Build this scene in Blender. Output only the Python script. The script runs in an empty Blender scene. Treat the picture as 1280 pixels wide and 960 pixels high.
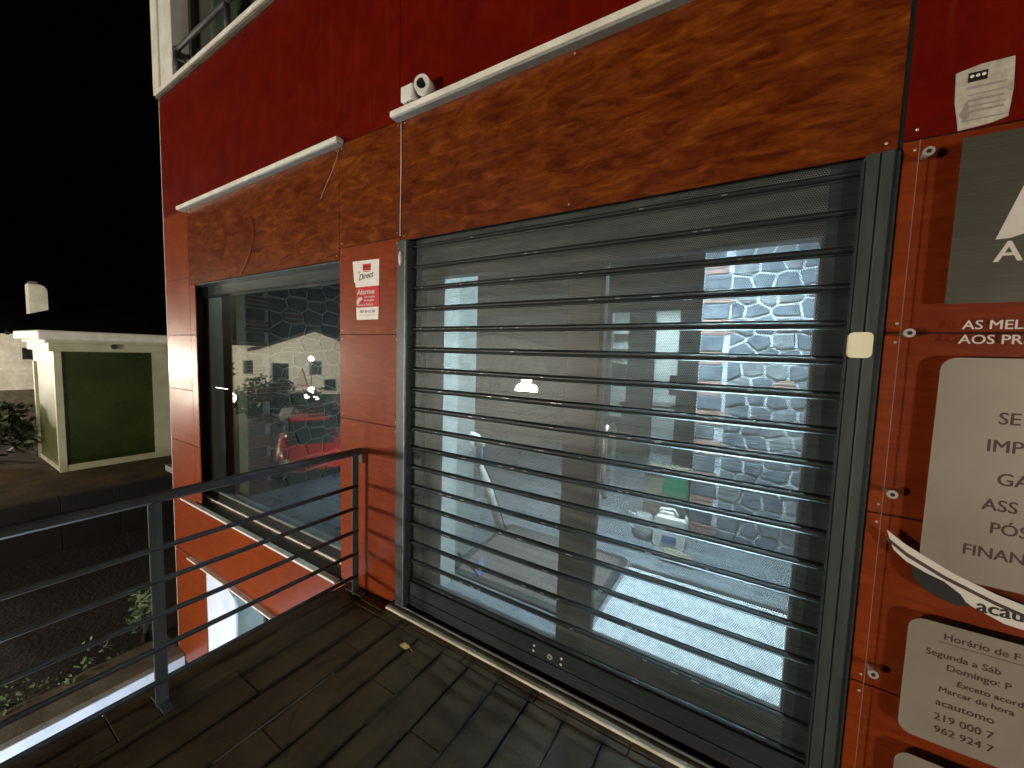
import bpy, bmesh, math, random
from mathutils import Vector, Matrix
random.seed(7)
sc = bpy.context.scene
# ------------------------------------------------------------------ camera, world, exposure
F, YAW, PIT, ROL = 484.9, math.radians(31.67), math.radians(4.34), math.radians(1.70)
EYE = Vector((0, -1.595, 1.562))
w_ = Vector((-math.sin(YAW) * math.cos(PIT), math.cos(YAW) * math.cos(PIT), -math.sin(PIT)))
r0 = Vector((math.cos(YAW), math.sin(YAW), 0)); u0 = r0.cross(w_)
r_ = math.cos(ROL) * r0 + math.sin(ROL) * u0
u_ = -math.sin(ROL) * r0 + math.cos(ROL) * u0
cam = bpy.data.cameras.new("camera"); cam_o = bpy.data.objects.new("camera", cam)
sc.collection.objects.link(cam_o)
cam_o.matrix_world = Matrix(((r_.x, u_.x, -w_.x, EYE.x), (r_.y, u_.y, -w_.y, EYE.y), (r_.z, u_.z, -w_.z, EYE.z), (0, 0, 0, 1)))
cam.sensor_width = 36; cam.sensor_fit = 'HORIZONTAL'; cam.lens = F / 1280 * 36
cam.clip_start = 0.02; cam.clip_end = 500
sc.camera = cam_o
world = bpy.data.worlds.new("World"); sc.world = world; world.use_nodes = True
bg = world.node_tree.nodes["Background"]
bg.inputs[0].default_value = (0.30, 0.36, 0.5, 1); bg.inputs[1].default_value = 0.0015   # night sky
sc.view_settings.view_transform = 'Standard'; sc.view_settings.look = 'None'
sc.view_settings.exposure = 0; sc.view_settings.gamma = 1
cy = sc.cycles
cy.max_bounces = 10; cy.transparent_max_bounces = 24; cy.diffuse_bounces = 3; cy.glossy_bounces = 4
cy.sample_clamp_indirect = 4; cy.caustics_reflective = False; cy.caustics_refractive = False
cy.use_denoising = True
LAMP_NEAR, LAMP_LEFT, LAMP_FAR, LAMP_RIGHT = 640.0, 50.0, 480.0, 380.0     # street lamp globes
ROOM = 270.0            # ceiling panels in the shop
COL = sc.collection

# ------------------------------------------------------------------ helpers: nodes and materials
MATS = {}
class NT:
    def __init__(s, name):
        s.m = bpy.data.materials.new(name); s.m.use_nodes = True; s.t = s.m.node_tree
        s.b = s.t.nodes["Principled BSDF"]; s.out = s.t.nodes["Material Output"]
        MATS[name] = s.m
    def n(s, typ, **kw):
        d = s.t.nodes.new(typ)
        for k, v in kw.items():
            if k.startswith('i_'):
                k2 = k[2:]; k2 = int(k2) if k2.isdigit() else k2.replace('_', ' ')
                d.inputs[k2].default_value = v
            else: setattr(d, k, v)
        return d
    def l(s, a, b): s.t.links.new(a, b)
    def coord(s, scale=(1, 1, 1), rot=(0, 0, 0)):
        c = s.n('ShaderNodeTexCoord'); m = s.n('ShaderNodeMapping')
        m.inputs['Scale'].default_value = scale; m.inputs['Rotation'].default_value = rot
        s.l(c.outputs['Object'], m.inputs[0]); return m.outputs[0]
    def noise(s, vec, scale, detail=6, rough=.6, dist=0):
        k = s.n('ShaderNodeTexNoise'); s.l(vec, k.inputs['Vector'])
        k.inputs['Scale'].default_value = scale; k.inputs['Detail'].default_value = detail
        k.inputs['Roughness'].default_value = rough; k.inputs['Distortion'].default_value = dist
        return k.outputs[0]
    def ramp(s, fac, stops, interp='LINEAR'):
        r = s.n('ShaderNodeValToRGB'); r.color_ramp.interpolation = interp; e = r.color_ramp.elements
        while len(e) < len(stops): e.new(.5)
        for q, (p, c) in zip(e, stops):
            q.position = p; q.color = (*c, 1) if not isinstance(c, (int, float)) else (c, c, c, 1)
        s.l(fac, r.inputs[0]); return r.outputs[0]
    def bump(s, h, strength, dist=.01):
        b = s.n('ShaderNodeBump'); b.inputs['Strength'].default_value = strength; b.inputs['Distance'].default_value = dist
        s.l(h, b.inputs['Height']); s.l(b.outputs[0], s.b.inputs['Normal'])
    def math(s, op, a, b=None, c=None):
        m = s.n('ShaderNodeMath', operation=op)
        for i, v in enumerate((a, b, c)):
            if v is None: continue
            if isinstance(v, (int, float)): m.inputs[i].default_value = v
            else: s.l(v, m.inputs[i])
        return m.outputs[0]
    def mix(s, f, a, b):
        m = s.n('ShaderNodeMix', data_type='RGBA')
        for i, v in ((0, f), (6, a), (7, b)):
            if isinstance(v, (int, float)): m.inputs[i].default_value = v
            elif isinstance(v, tuple): m.inputs[i].default_value = (*v, 1)
            else: s.l(v, m.inputs[i])
        return m.outputs[2]

def simple(name, c1, c2=None, rough=.5, metal=0, scale=8, stretch=(1, 1, 1), bump=.15, bdist=.003, coat=0, rvar=.12, bscale=None, lo=.35, hi=.68):
    t = NT(name); v = t.coord(stretch); n = t.noise(v, scale)
    t.l(t.ramp(n, [(lo, c1), (hi, c2 or tuple(x * .7 for x in c1))]), t.b.inputs['Base Color'])
    t.l(t.math('MULTIPLY_ADD', t.noise(t.coord(), scale * 2.3), rvar * 2, rough - rvar), t.b.inputs['Roughness'])
    t.b.inputs['Metallic'].default_value = metal
    if coat: t.b.inputs['Coat Weight'].default_value = coat; t.b.inputs['Coat Roughness'].default_value = .12
    if bump: t.bump(t.noise(v, bscale or scale * 6), bump, bdist)
    return t.m

def emit(name, c, s):
    t = NT(name); t.b.inputs['Base Color'].default_value = (*c, 1)
    t.b.inputs['Emission Color'].default_value = (*c, 1); t.b.inputs['Emission Strength'].default_value = s
    return t.m

def hpl(name, cols, scale, stretch, rough, dist=1.5):
    """glossy laminate wall panel: streaky print, screw-tension waves, dust streaks"""
    t = NT(name); v = t.coord(stretch)
    n = t.noise(v, scale, 9, .62, dist); big = t.noise(t.coord((1, 1, .6)), 1.1, 3)
    fine = t.noise(t.coord((stretch[0] * .8, 1, stretch[2] * 1.6)), scale * 4.5, 8, .7, .4)
    fac = t.math('ADD', t.math('MULTIPLY', n, .62), t.math('ADD', t.math('MULTIPLY', big, .16), t.math('MULTIPLY', fine, .22)))
    col = t.ramp(fac, cols)
    dust = t.ramp(t.noise(t.coord((9, 9, .7)), 3, 5), [(.55, 0.0), (.8, 1.0)])
    col2 = t.mix(t.math('MULTIPLY', dust, .10), col, (.34, .10, .035))
    t.l(col2, t.b.inputs['Base Color'])
    t.l(t.math('MULTIPLY_ADD', t.noise(t.coord(), 5, 6), .24, rough - .1), t.b.inputs['Roughness'])
    t.b.inputs['Coat Weight'].default_value = .16; t.b.inputs['Coat Roughness'].default_value = .17; t.b.inputs['Specular IOR Level'].default_value = .10 if name == 'laminate_red' else .26
    if name == 'laminate_red': t.b.inputs['Coat Weight'].default_value = .05
    t.bump(t.math('ADD', t.noise(t.coord(), 1.6, 2), t.math('MULTIPLY', n, .25)), .3, .02)
    return t.m
hpl('laminate_red', [(.36, (.082, .0022, .0004)), (.62, (.135, .0048, .0008))], 3, (1, 1, 1.5), .42)
hpl('laminate_orange', [(.34, (.155, .022, .003)), (.52, (.215, .034, .005)), (.66, (.27, .050, .008))], 5, (1, 1, 5), .34)
hpl('laminate_burl', [(.37, (.058, .0075, .001)), (.46, (.105, .018, .002)), (.54, (.155, .034, .0035)), (.65, (.25, .066, .008))], 11, (.6, 1, 1.9), .32, .9)

simple('white_trim', (.84, .81, .74), (.66, .62, .53), .45, scale=6, bump=.1)
simple('town_plaster', (.82, .78, .68), (.66, .62, .52), .85, scale=3, bump=.4, bdist=.01)
simple('white_plaster', (.74, .72, .63), (.52, .50, .42), .85, scale=3, bump=.4, bdist=.01)
simple('white_plastic', (.80, .77, .72), (.66, .63, .58), .4, scale=10, bump=.04)
simple('galvanised', (.34, .35, .35), (.20, .21, .215), .42, .55, 9, (1, 1, 6), .08)
simple('guide_paint', (.10, .118, .122), (.065, .078, .082), .38, .35, 7, (6, 6, .5), .06)
simple('guide_shaded', (.05, .062, .06), (.03, .038, .037), .5, .2, 7, (6, 6, .5), .06)  # darker copy of the guide paint, the right guide's shade in its colour
simple('rail_dark', (.026, .030, .031), (.014, .017, .018), .5, .1, 12, (.5, 1, 6), .12)
simple('slat_paint', (.055, .068, .072), (.03, .038, .042), .36, .45, 12, (.5, 1, 6), .12)
simple('rail_paint', (.055, .058, .064), (.03, .032, .036), .55, .1, 14, bump=.25, bdist=.002)
simple('alu_frame', (.028, .031, .03), (.016, .018, .018), .4, .2, 9, bump=.05)
simple('grey_frame', (.30, .34, .33), (.22, .25, .24), .4, .2, 9, bump=.05)
simple('steel', (.62, .6, .56), (.45, .43, .4), .35, .55, 20, bump=.05)
simple('black_gap', (.012, .011, .01), (.008, .008, .008), .8)
simple('concrete', (.15, .13, .095), (.07, .058, .04), .9, scale=4, bump=.6, bdist=.015)
simple('paving', (.095, .050, .008), (.022, .011, .003), .85, scale=2.2, bump=.5, bdist=.02)
simple('asphalt', (.011, .010, .009), (.006, .005, .005), .9, scale=1.5, bump=.5, bdist=.02)
simple('kerb_dark', (.008, .006, .004), (.005, .004, .003), .9, scale=4, bump=.5)
simple('soil', (.012, .009, .006), (.006, .004, .003), .95, scale=3, bump=.8, bdist=.03)
simple('roof_tiles', (.012, .009, .008), (.007, .005, .005), .9, scale=5, bump=.6)
simple('kiosk_frame', (.52, .52, .36), (.40, .39, .26), .5, scale=3, bump=.1)
simple('kiosk_green', (.030, .052, .006), (.012, .022, .003), .28, 0, 1.1, bump=.05, rvar=.05)
simple('kiosk_olive', (.11, .12, .03), (.06, .068, .018), .5, scale=1.5, bump=.05)
simple('leaf_dark', (.02, .032, .012), (.05, .07, .025), .6, scale=2)
simple('leaf_green', (.06, .10, .03), (.10, .13, .05), .55, scale=4)
simple('bark', (.06, .045, .03), (.03, .022, .015), .9, scale=8)
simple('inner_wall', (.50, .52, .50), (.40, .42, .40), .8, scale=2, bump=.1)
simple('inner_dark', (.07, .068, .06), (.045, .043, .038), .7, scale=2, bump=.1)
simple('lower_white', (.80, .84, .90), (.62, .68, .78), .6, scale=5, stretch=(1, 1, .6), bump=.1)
simple('lower_grey', (.22, .25, .29), (.15, .17, .20), .6, scale=2, bump=.05)
simple('stone_slate', (.155, .18, .21), (.055, .068, .088), .75, scale=9, bump=.7, bdist=.012)
simple('stone_tan', (.24, .25, .26), (.11, .12, .13), .8, scale=9, bump=.7, bdist=.012)
simple('stone_shaded', (.06, .055, .045), (.028, .026, .022), .75, scale=9, bump=.7, bdist=.012)  # stone, brick and mortar copies with the dim left room's shade in their colour
simple('brick_shaded', (.10, .055, .045), (.06, .035, .03), .85, scale=12, bump=.6)
simple('mortar_shaded', (.22, .21, .18), (.15, .145, .13), .9, scale=14, bump=.5, bdist=.01)
simple('mortar', (.60, .62, .63), (.42, .44, .46), .9, scale=14, bump=.5, bdist=.01)
simple('brick_pink', (.40, .25, .22), (.24, .13, .11), .85, scale=12, bump=.6)
simple('floor_laminate', (.22, .24, .26), (.10, .115, .13), .30, scale=3, stretch=(1, 6, 1), bump=.08)
simple('mat_pale', (.72, .75, .76), (.42, .45, .47), .95, scale=30, bump=.9, bdist=.01)
simple('mat_brown', (.16, .125, .115), (.10, .08, .075), .95, scale=40, bump=.8, bdist=.006)
simple('rubber', (.02, .02, .022), (.012, .012, .012), .7, scale=20)
simple('blue_plastic', (.12, .20, .40), (.08, .14, .3), .4)
simple('grey_plastic', (.30, .30, .30), (.2, .2, .2), .5)
simple('cardboard', (.26, .22, .17), (.18, .15, .11), .85, scale=12, stretch=(6, 1, 1))
simple('green_cloth', (.02, .22, .11), (.01, .12, .06), .9, scale=20)
simple('ink_brown', (.05, .028, .02), (.035, .02, .015), .6, bump=0)
simple('ink_black', (.008, .007, .007), (.006, .005, .005), .5, bump=0)
simple('ink_white', (.62, .58, .53), (.56, .52, .47), .5, bump=0)
simple('ink_grey', (.30, .27, .25), (.24, .22, .2), .6, bump=0)
simple('vinyl_silver', (.27, .228, .19), (.225, .188, .155), .38, .15, 4, (1, 1, 1), .04)
simple('vinyl_dark', (.085, .078, .06), (.055, .05, .038), .32, .2, 3, (.4, 1, 60), .15)
simple('sticker_white', (.80, .77, .70), (.70, .66, .6), .45, scale=30, bump=.1)
simple('sticker_worn', (.52, .48, .40), (.30, .27, .22), .6, scale=30, bump=.5)
simple('sticker_red', (.55, .012, .015), (.45, .01, .012), .4, bump=0)
simple('cream_plastic', (.86, .83, .60), (.80, .76, .54), .45, scale=12, bump=.03)
simple('car_red', (.92, .006, .006), (.85, .005, .005), .25, coat=1, bump=0)
simple('car_white', (.75, .75, .72), (.70, .70, .68), .3, coat=1, bump=0)
simple('car_silver', (.42, .43, .44), (.38, .39, .4), .3, .6, coat=1, bump=0)
simple('car_glass', (.02, .025, .03), (.015, .02, .02), .08, bump=0, rvar=.02)
simple('leaf_dry', (.75, .50, .18), (.50, .28, .07), .6, scale=60)
simple('cable_red', (.20, .015, .01), (.15, .01, .008), .5)
simple('sill_stone', (.03, .024, .018), (.018, .014, .01), .35, scale=12, bump=.3)
simple('curtain', (.30, .34, .27), (.2, .23, .18), .9, scale=4, stretch=(14, 14, .3), bump=.4, bdist=.02)
simple('threshold_white', (.88, .83, .70), (.60, .52, .38), .5, scale=9, stretch=(1, 4, 4), bump=.3)
for nm_, st_ in (('near', LAMP_NEAR), ('left', LAMP_LEFT), ('far', LAMP_FAR), ('right', LAMP_RIGHT)): emit('lamp_globe_' + nm_, (1.0, .89, .73), st_)
emit('ceiling_panel_glow', (.66, .84, 1.0), ROOM)
emit('fill_lantern_glow', (1.0, .9, .75), 1500.0)  # lanterns added to brighten the town houses
emit('window_fill_glow', (.85, .95, .9), 16.0)
emit('back_room_glow', (.72, .87, 1.0), 110.0)
emit('stand_fill_glow', (.72, .86, 1.0), 150.0)
emit('tail_glow', (1.0, .03, .015), 9.0)
emit('indicator_glow', (1.0, .5, .12), 9.0)
emit('lower_lamp_glow', (.72, .84, 1.0), 60.0)
emit('bollard_glow', (.74, .86, 1.0), 330.0)
emit('screen_glow', (.55, .75, 1.0), 1.6)

def glass(name, tint=(1, 1, 1), f0=.06, rough=0.0):
    t = NT(name); nt = t
    geo = t.n('ShaderNodeNewGeometry'); d = t.n('ShaderNodeVectorMath', operation='DOT_PRODUCT')
    t.l(geo.outputs['Normal'], d.inputs[0]); t.l(geo.outputs['Incoming'], d.inputs[1])
    c = t.math('ABSOLUTE', d.outputs['Value'])
    p = t.math('POWER', t.math('SUBTRACT', 1.0, c), 5.0)
    f = t.math('MULTIPLY_ADD', p, 1 - f0, f0)
    tr = t.n('ShaderNodeBsdfTransparent'); tr.inputs[0].default_value = (*tint, 1)
    gl = t.n('ShaderNodeBsdfGlossy'); gl.inputs['Roughness'].default_value = rough
    mx = t.n('ShaderNodeMixShader'); t.l(f, mx.inputs[0]); t.l(tr.outputs[0], mx.inputs[1]); t.l(gl.outputs[0], mx.inputs[2])
    t.l(mx.outputs[0], t.out.inputs[0]); return t.m
glass('window_glass', (.90, .96, .93), .19)
glass('acrylic', (.97, .94, .92), .05, .03)

def perforated():
    """sheet steel drilled in a hexagonal grid, 7 mm pitch"""
    t = NT('perforated_steel'); P_ = .0072
    c = t.n('ShaderNodeTexCoord'); sp = t.n('ShaderNodeSeparateXYZ'); t.l(c.outputs['Object'], sp.inputs[0])
    x = t.math('DIVIDE', sp.outputs[0], P_); z = t.math('DIVIDE', sp.outputs[2], P_ * 1.732)
    def d(off):
        a = t.math('SUBTRACT', t.math('FRACT', t.math('ADD', x, off + 1000)), .5)
        b = t.math('MULTIPLY', t.math('SUBTRACT', t.math('FRACT', t.math('ADD', z, off + 1000)), .5), 1.732)
        return t.math('SQRT', t.math('ADD', t.math('MULTIPLY', a, a), t.math('MULTIPLY', b, b)))
    dist = t.math('MINIMUM', d(0.0), d(.5))
    hole = t.math('LESS_THAN', dist, .385)
    n = t.noise(t.coord((.5, 1, 5)), 6, 6)
    t.l(t.ramp(n, [(.35, (.092, .105, .11)), (.66, (.18, .198, .20))]), t.b.inputs['Base Color'])
    t.b.inputs['Metallic'].default_value = .3
    t.l(t.math('MULTIPLY_ADD', n, .3, .3), t.b.inputs['Roughness'])
    tr = t.n('ShaderNodeBsdfTransparent'); mx = t.n('ShaderNodeMixShader')
    t.l(hole, mx.inputs[0]); t.l(t.b.outputs[0], mx.inputs[1]); t.l(tr.outputs[0], mx.inputs[2])
    t.l(mx.outputs[0], t.out.inputs[0])
perforated()

def tile_mat():
    t = NT('wet_slate'); v = t.coord()
    n = t.noise(v, 3.5, 9, .65, .6); n2 = t.noise(t.coord((2.2, .7, 1)), 2.1, 9, .68, 1.4)
    base = t.ramp(n, [(.3, (.046, .028, .011)), (.7, (.098, .062, .027))])
    wet = t.ramp(n2, [(.52, 0.0), (.58, 1.0)])
    c = t.n('ShaderNodeTexCoord'); sp = t.n('ShaderNodeSeparateXYZ'); t.l(c.outputs['Object'], sp.inputs[0])
    fr = t.math('ABSOLUTE', t.math('SUBTRACT', t.math('FRACT', t.math('DIVIDE', t.math('ADD', sp.outputs[0], 10.35 + 1.625 - .1725 / 2), .1725)), .5))
    edge = t.math('SUBTRACT', t.math('MULTIPLY', t.noise(t.coord((1.6, 1.1, 1)), 3.4, 8, .7, .8), .46), fr)
    wet = t.math('MAXIMUM', t.math('MULTIPLY', wet, .35), t.ramp(edge, [(.10, 0.0), (.22, 1.0)]))
    t.b.inputs['Specular IOR Level'].default_value = .3
    t.l(t.mix(wet, base, (.012, .006, .002)), t.b.inputs['Base Color'])
    t.l(t.math('MULTIPLY_ADD', wet, -.16, .56), t.b.inputs['Roughness'])
    t.bump(t.math('ADD', t.noise(v, 22, 8), t.math('MULTIPLY', n, .7)), .5, .006)
tile_mat()

# ------------------------------------------------------------------ helpers: meshes and objects
def tag(o, label=None, cat=None, group=None, kind=None):
    if label: o['label'] = label
    if cat: o['category'] = cat
    if group: o['group'] = group
    if kind: o['kind'] = kind
    return o
def thing(name, label, cat, loc=(0, 0, 0), group=None, rz=0):
    o = bpy.data.objects.new(name, None); COL.objects.link(o); o.location = loc; o.rotation_euler = (0, 0, rz)
    o.empty_display_size = .1
    return tag(o, label, cat, group)
def wloc(p):
    v = Vector((0, 0, 0))
    while p: v += p.location; p = p.parent
    return v
class MB:
    def __init__(s): s.v = []; s.f = []; s.m = []; s.s = []
    def add(s, vs, fs, mi=0, sm=False):
        k = len(s.v); s.v += [tuple(q) for q in vs]
        for f in fs: s.f.append([k + i for i in f]); s.m.append(mi); s.s.append(sm)
        return s
    def box(s, x0, x1, y0, y1, z0, z1, mi=0, c=0.0):
        if c <= 0:
            vs = [(x, y, z) for x in (x0, x1) for y in (y0, y1) for z in (z0, z1)]
            return s.add(vs, [(0, 1, 3, 2), (4, 6, 7, 5), (0, 4, 5, 1), (2, 3, 7, 6), (0, 2, 6, 4), (1, 5, 7, 3)], mi)
        bm = bmesh.new(); bmesh.ops.create_cube(bm, size=1)
        for q in bm.verts: q.co = Vector(((x0 + x1) / 2 + q.co.x * (x1 - x0), (y0 + y1) / 2 + q.co.y * (y1 - y0), (z0 + z1) / 2 + q.co.z * (z1 - z0)))
        bmesh.ops.bevel(bm, geom=bm.edges[:], offset=c, segments=1, affect='EDGES')
        bm.verts.index_update()
        s.add([q.co[:] for q in bm.verts], [[q.index for q in f.verts] for f in bm.faces], mi); bm.free(); return s
    def tube(s, pts, r, n=10, mi=0, caps=True, r2=None):
        pts = [Vector(p) for p in pts]; k = len(s.v); N = len(pts)
        for i, p in enumerate(pts):
            a = pts[max(i - 1, 0)]; b = pts[min(i + 1, N - 1)]; d = (b - a).normalized()
            e = d.cross(Vector((0, 0, 1)) if abs(d.z) < .9 else Vector((1, 0, 0))).normalized(); g = d.cross(e)
            rr = r if r2 is None else r + (r2 - r) * i / (N - 1)
            for j in range(n):
                t = 2 * math.pi * j / n; s.v.append(tuple(p + rr * (math.cos(t) * e + math.sin(t) * g)))
        for i in range(N - 1):
            for j in range(n):
                s.f.append([k + i * n + j, k + i * n + (j + 1) % n, k + (i + 1) * n + (j + 1) % n, k + (i + 1) * n + j]); s.m.append(mi); s.s.append(True)
        if caps:
            s.f.append([k + j for j in range(n)][::-1]); s.f.append([k + (N - 1) * n + j for j in range(n)]); s.m += [mi] * 2; s.s += [False] * 2
        return s
    def ball(s, c, r, n=12, mi=0, sc_=(1, 1, 1)):
        k = len(s.v); m = n // 2
        for i in range(1, m):
            for j in range(n):
                a = math.pi * i / m; b = 2 * math.pi * j / n
                s.v.append((c[0] + r * sc_[0] * math.sin(a) * math.cos(b), c[1] + r * sc_[1] * math.sin(a) * math.sin(b), c[2] + r * sc_[2] * math.cos(a)))
        s.v.append((c[0], c[1], c[2] + r * sc_[2])); s.v.append((c[0], c[1], c[2] - r * sc_[2])); T = len(s.v) - 2; B = T + 1
        for i in range(m - 2):
            for j in range(n):
                s.f.append([k + i * n + j, k + (i + 1) * n + j, k + (i + 1) * n + (j + 1) % n, k + i * n + (j + 1) % n]); s.m.append(mi); s.s.append(True)
        for j in range(n):
            s.f.append([T, k + j, k + (j + 1) % n]); s.f.append([B, k + (m - 2) * n + (j + 1) % n, k + (m - 2) * n + j]); s.m += [mi] * 2; s.s += [True] * 2
        return s
    def poly(s, pts, a, b, axis='y', mi=0):
        """prism: 2-D outline (x,z) swept in y, or (y,z) swept in x"""
        n = len(pts)
        mk = (lambda p, t: (p[0], t, p[1])) if axis == 'y' else ((lambda p, t: (t, p[0], p[1])) if axis == 'x' else (lambda p, t: (p[0], p[1], t)))
        vs = [mk(p, a) for p in pts] + [mk(p, b) for p in pts]
        return s.add(vs, [list(range(n))[::-1], list(range(n, 2 * n))] + [[i, (i + 1) % n, n + (i + 1) % n, n + i] for i in range(n)], mi)
    def build(s, name, mats, parent=None, local=False, fix=True):
        if isinstance(mats, str): mats = [mats]
        me = bpy.data.meshes.new(name); off = Vector((0, 0, 0)) if local else wloc(parent)
        me.from_pydata([tuple(Vector(q) - off) for q in s.v], [], s.f)
        for m in mats: me.materials.append(MATS[m])
        me.polygons.foreach_set('material_index', s.m); me.polygons.foreach_set('use_smooth', s.s)
        if fix:
            bm = bmesh.new(); bm.from_mesh(me); bmesh.ops.recalc_face_normals(bm, faces=bm.faces[:]); bm.to_mesh(me); bm.free()
        me.update()
        o = bpy.data.objects.new(name, me); COL.objects.link(o); o.parent = parent
        return o
def box(name, mat, b, parent=None, c=0.0): return MB().box(*b, c=c).build(name, mat, parent)
def rrect(x0, x1, z0, z1, r, n=6):
    o = []
    for cx, cz, a0 in ((x1 - r, z1 - r, 0), (x0 + r, z1 - r, 90), (x0 + r, z0 + r, 180), (x1 - r, z0 + r, 270)):
        for i in range(n + 1):
            a = math.radians(a0 + 90 * i / n); o.append((cx + r * math.cos(a), cz + r * math.sin(a)))
    return o
def text(body, x, y, z, cap, mat, parent, bold=0.0, name='lettering', sx=1.0, shear=0.0, roll=0.0):
    cu = bpy.data.curves.new(name, 'FONT'); cu.body = body; cu.size = cap / .70; cu.extrude = .0003;  cu.resolution_u = 3; cu.shear = shear
    tmp = bpy.data.objects.new('tmp', cu); COL.objects.link(tmp)
    bpy.context.view_layer.update()
    me = bpy.data.meshes.new_from_object(tmp.evaluated_get(bpy.context.evaluated_depsgraph_get()))
    bpy.data.objects.remove(tmp); bpy.data.curves.remove(cu)
    off = wloc(parent)
    M = Matrix.Translation(Vector((x, y, z)) - off) @ Matrix.Rotation(math.pi / 2, 4, 'X') @ Matrix.Rotation(roll, 4, 'Z') @ Matrix.Diagonal((sx, 1, 1, 1))
    if bold:
        bm = bmesh.new()
        for dx, dy, dz in ((0, 0, 0), (bold * 1.3, 0, -.00008), (bold * .65, bold * .5, -.00004)):
            m2 = me.copy(); m2.transform(Matrix.Translation((dx, dy, dz))); bm.from_mesh(m2); bpy.data.meshes.remove(m2)
        bm.to_mesh(me); bm.free()
    me.transform(M); me.materials.clear(); me.materials.append(MATS[mat]); me.name = name
    o = bpy.data.objects.new(name, me); COL.objects.link(o); o.parent = parent
    return o
def dup(root, loc, label=None, group=None, rz=None, s=None):
    r = root.copy(); COL.objects.link(r); r.location = loc
    if rz is not None: r.rotation_euler = (0, 0, rz)
    if s: r.scale = (s, s, s)
    if label: r['label'] = label
    if group: r['group'] = group
    for ch in list(root.children):
        c = ch.copy(); COL.objects.link(c); c.parent = r
        for g in list(ch.children):
            d = g.copy(); COL.objects.link(d); d.parent = c
    return r

# ------------------------------------------------------------------ the setting: ground, terrace, deck
def struct(o): return tag(o, kind='structure')
m = MB(); m.add([(-240, -240, -1.95), (-5.5, -240, -1.95), (-5.5, 240, -1.95), (-240, 240, -1.95)], [(0, 1, 2, 3)])
struct(m.build('ground', 'soil'))
m = MB(); m.add([(-5.5, -240, -2.95), (240, -240, -2.95), (240, 240, -2.95), (-5.5, 240, -2.95)], [(0, 1, 2, 3)])
struct(m.build('lower_street', 'asphalt'))
pz = struct(MB().box(-60, -9.85, -1.6, 60, -1.94, -1.05).build('pavement', 'paving'))
kx = 0
for i in range(9):
    box('kerb_stone', 'kerb_dark', (-9.85, -9.68, -1.6 + i * .72, -1.6 + i * .72 + .712, -1.94, -1.045), pz, c=.006)
road = struct(MB().add([(-60, -60, -1.946), (-6.6, -60, -1.946), (-6.6, -2.0, -1.946), (-60, -2.0, -1.946)], [(0, 1, 2, 3)]).build('road', 'asphalt'))
# deck slab and its slate tiles
deck = struct(MB().box(-2.235, 4.5, -4.2, -.0, -.22, -.014).box(-2.235, -1.80, 0.0, .0005, -.2, -.014).build('deck', 'sill_stone'))
xs = [-2.235, -2.02, -1.80, -1.625] + [-1.625 + .1725 * (i + 1) for i in range(18)]
tm = {}
for i in range(len(xs) - 1):
    off = (i * .41) % .9
    y = -.135
    first = True
    while y > -3.2:
        y1 = max(y - (1.05 - off if first and off > .05 else 1.05), -3.25); first = False
        g = .0035
        o = MB().box(xs[i] + g, xs[i + 1] - g, y1 + .0015, y - .0015, -.0139, random.uniform(-.0012, .0012), c=.0022).build('floor_tile', 'wet_slate', deck)
        y = y1
# border course along the threshold: long thin strips with grooves
for i in range(9):
    x0 = -2.0 + i * .42
    for k, (ya, yb) in enumerate(((-.135, -.098), (-.096, -.062))):
        MB().box(x0 + .003, x0 + .417, ya + .0015, yb - .0015, -.0139, .001 + .003 * k, c=.002).build('border_tile', 'wet_slate', deck)

for (x_, a, b) in ((-1.625, -1.02, -.52), (-1.625, -1.4, -1.12), (-.94, -.72, -.16), (-1.285, -.60, -.34), (-.595, -.42, -.2)):
    box('joint_filler', 'concrete', (x_ - .0028, x_ + .0028, a, b, -.0139, -.001), deck)
# ------------------------------------------------------------------ the building
B = thing('shop_building', 'shop front clad in glossy red and burl wood laminate panels above a dark deck', 'building', (-1.5, 0, 0))
def panel(x0, x1, z0, z1, mat, y=0.0, screws=True):
    g = .0022
    o = MB().box(x0 + g, x1 - g, y, y + .009, z0 + g, z1 - g, c=.0012).build('wall_panel', mat, B)
    if screws:
        s = MB(); e = .028
        nx = max(2, int((x1 - x0) / .75) + 1)
        for i in range(nx):
            x = x0 + e + (x1 - x0 - 2 * e) * i / (nx - 1)
            for z in ((z0 + e), (z1 - e)): s.ball((x, y - .001, z), .0045, 6, sc_=(1, .5, 1))
        s.build('screws', 'steel', o)['kind'] = 'stuff'
    return o
R_, O_, U_ = 'laminate_red', 'laminate_orange', 'laminate_burl'
for a in [(-5.3, -1.78, 2.862, 4.03, R_), (-1.78, .32, 2.862, 4.03, R_), (.33, 2.4, 2.212, 4.03, R_),
          (-5.3, -4.70, 2.214, 2.862, O_), (-4.70, -2.335, 2.145, 2.862, U_), (-2.335, -1.765, 2.216, 2.862, U_), (-1.765, .322, 2.19, 2.862, U_),
          (-5.3, -4.70, 1.66, 2.214, O_), (-5.3, -4.70, 1.107, 1.66, O_), (-5.3, -4.70, .554, 1.107, O_), (-5.3, -4.70, -.04, .554, O_),
          (-4.70, -4.575, 1.66, 2.145, O_), (-4.70, -4.575, .554, 1.66, O_), (-4.70, -4.575, -.02, .554, O_),
          (-2.335, -1.765, 1.66, 2.216, O_), (-2.335, -1.765, 1.107, 1.66, O_), (-2.335, -1.765, -.012, 1.107, O_),
          (-5.3, -2.24, -.652, -.045, O_), (-5.3, -4.55, -1.93, -.664, O_), (-2.6, 4, -2.9, -.664, O_),
          (.33, 2.4, 1.66, 2.212, O_), (.33, 2.4, 1.107, 1.66, O_), (.33, 2.4, .549, 1.107, O_), (.33, 2.4, -.012, .549, O_)]:
    panel(*a)
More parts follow.
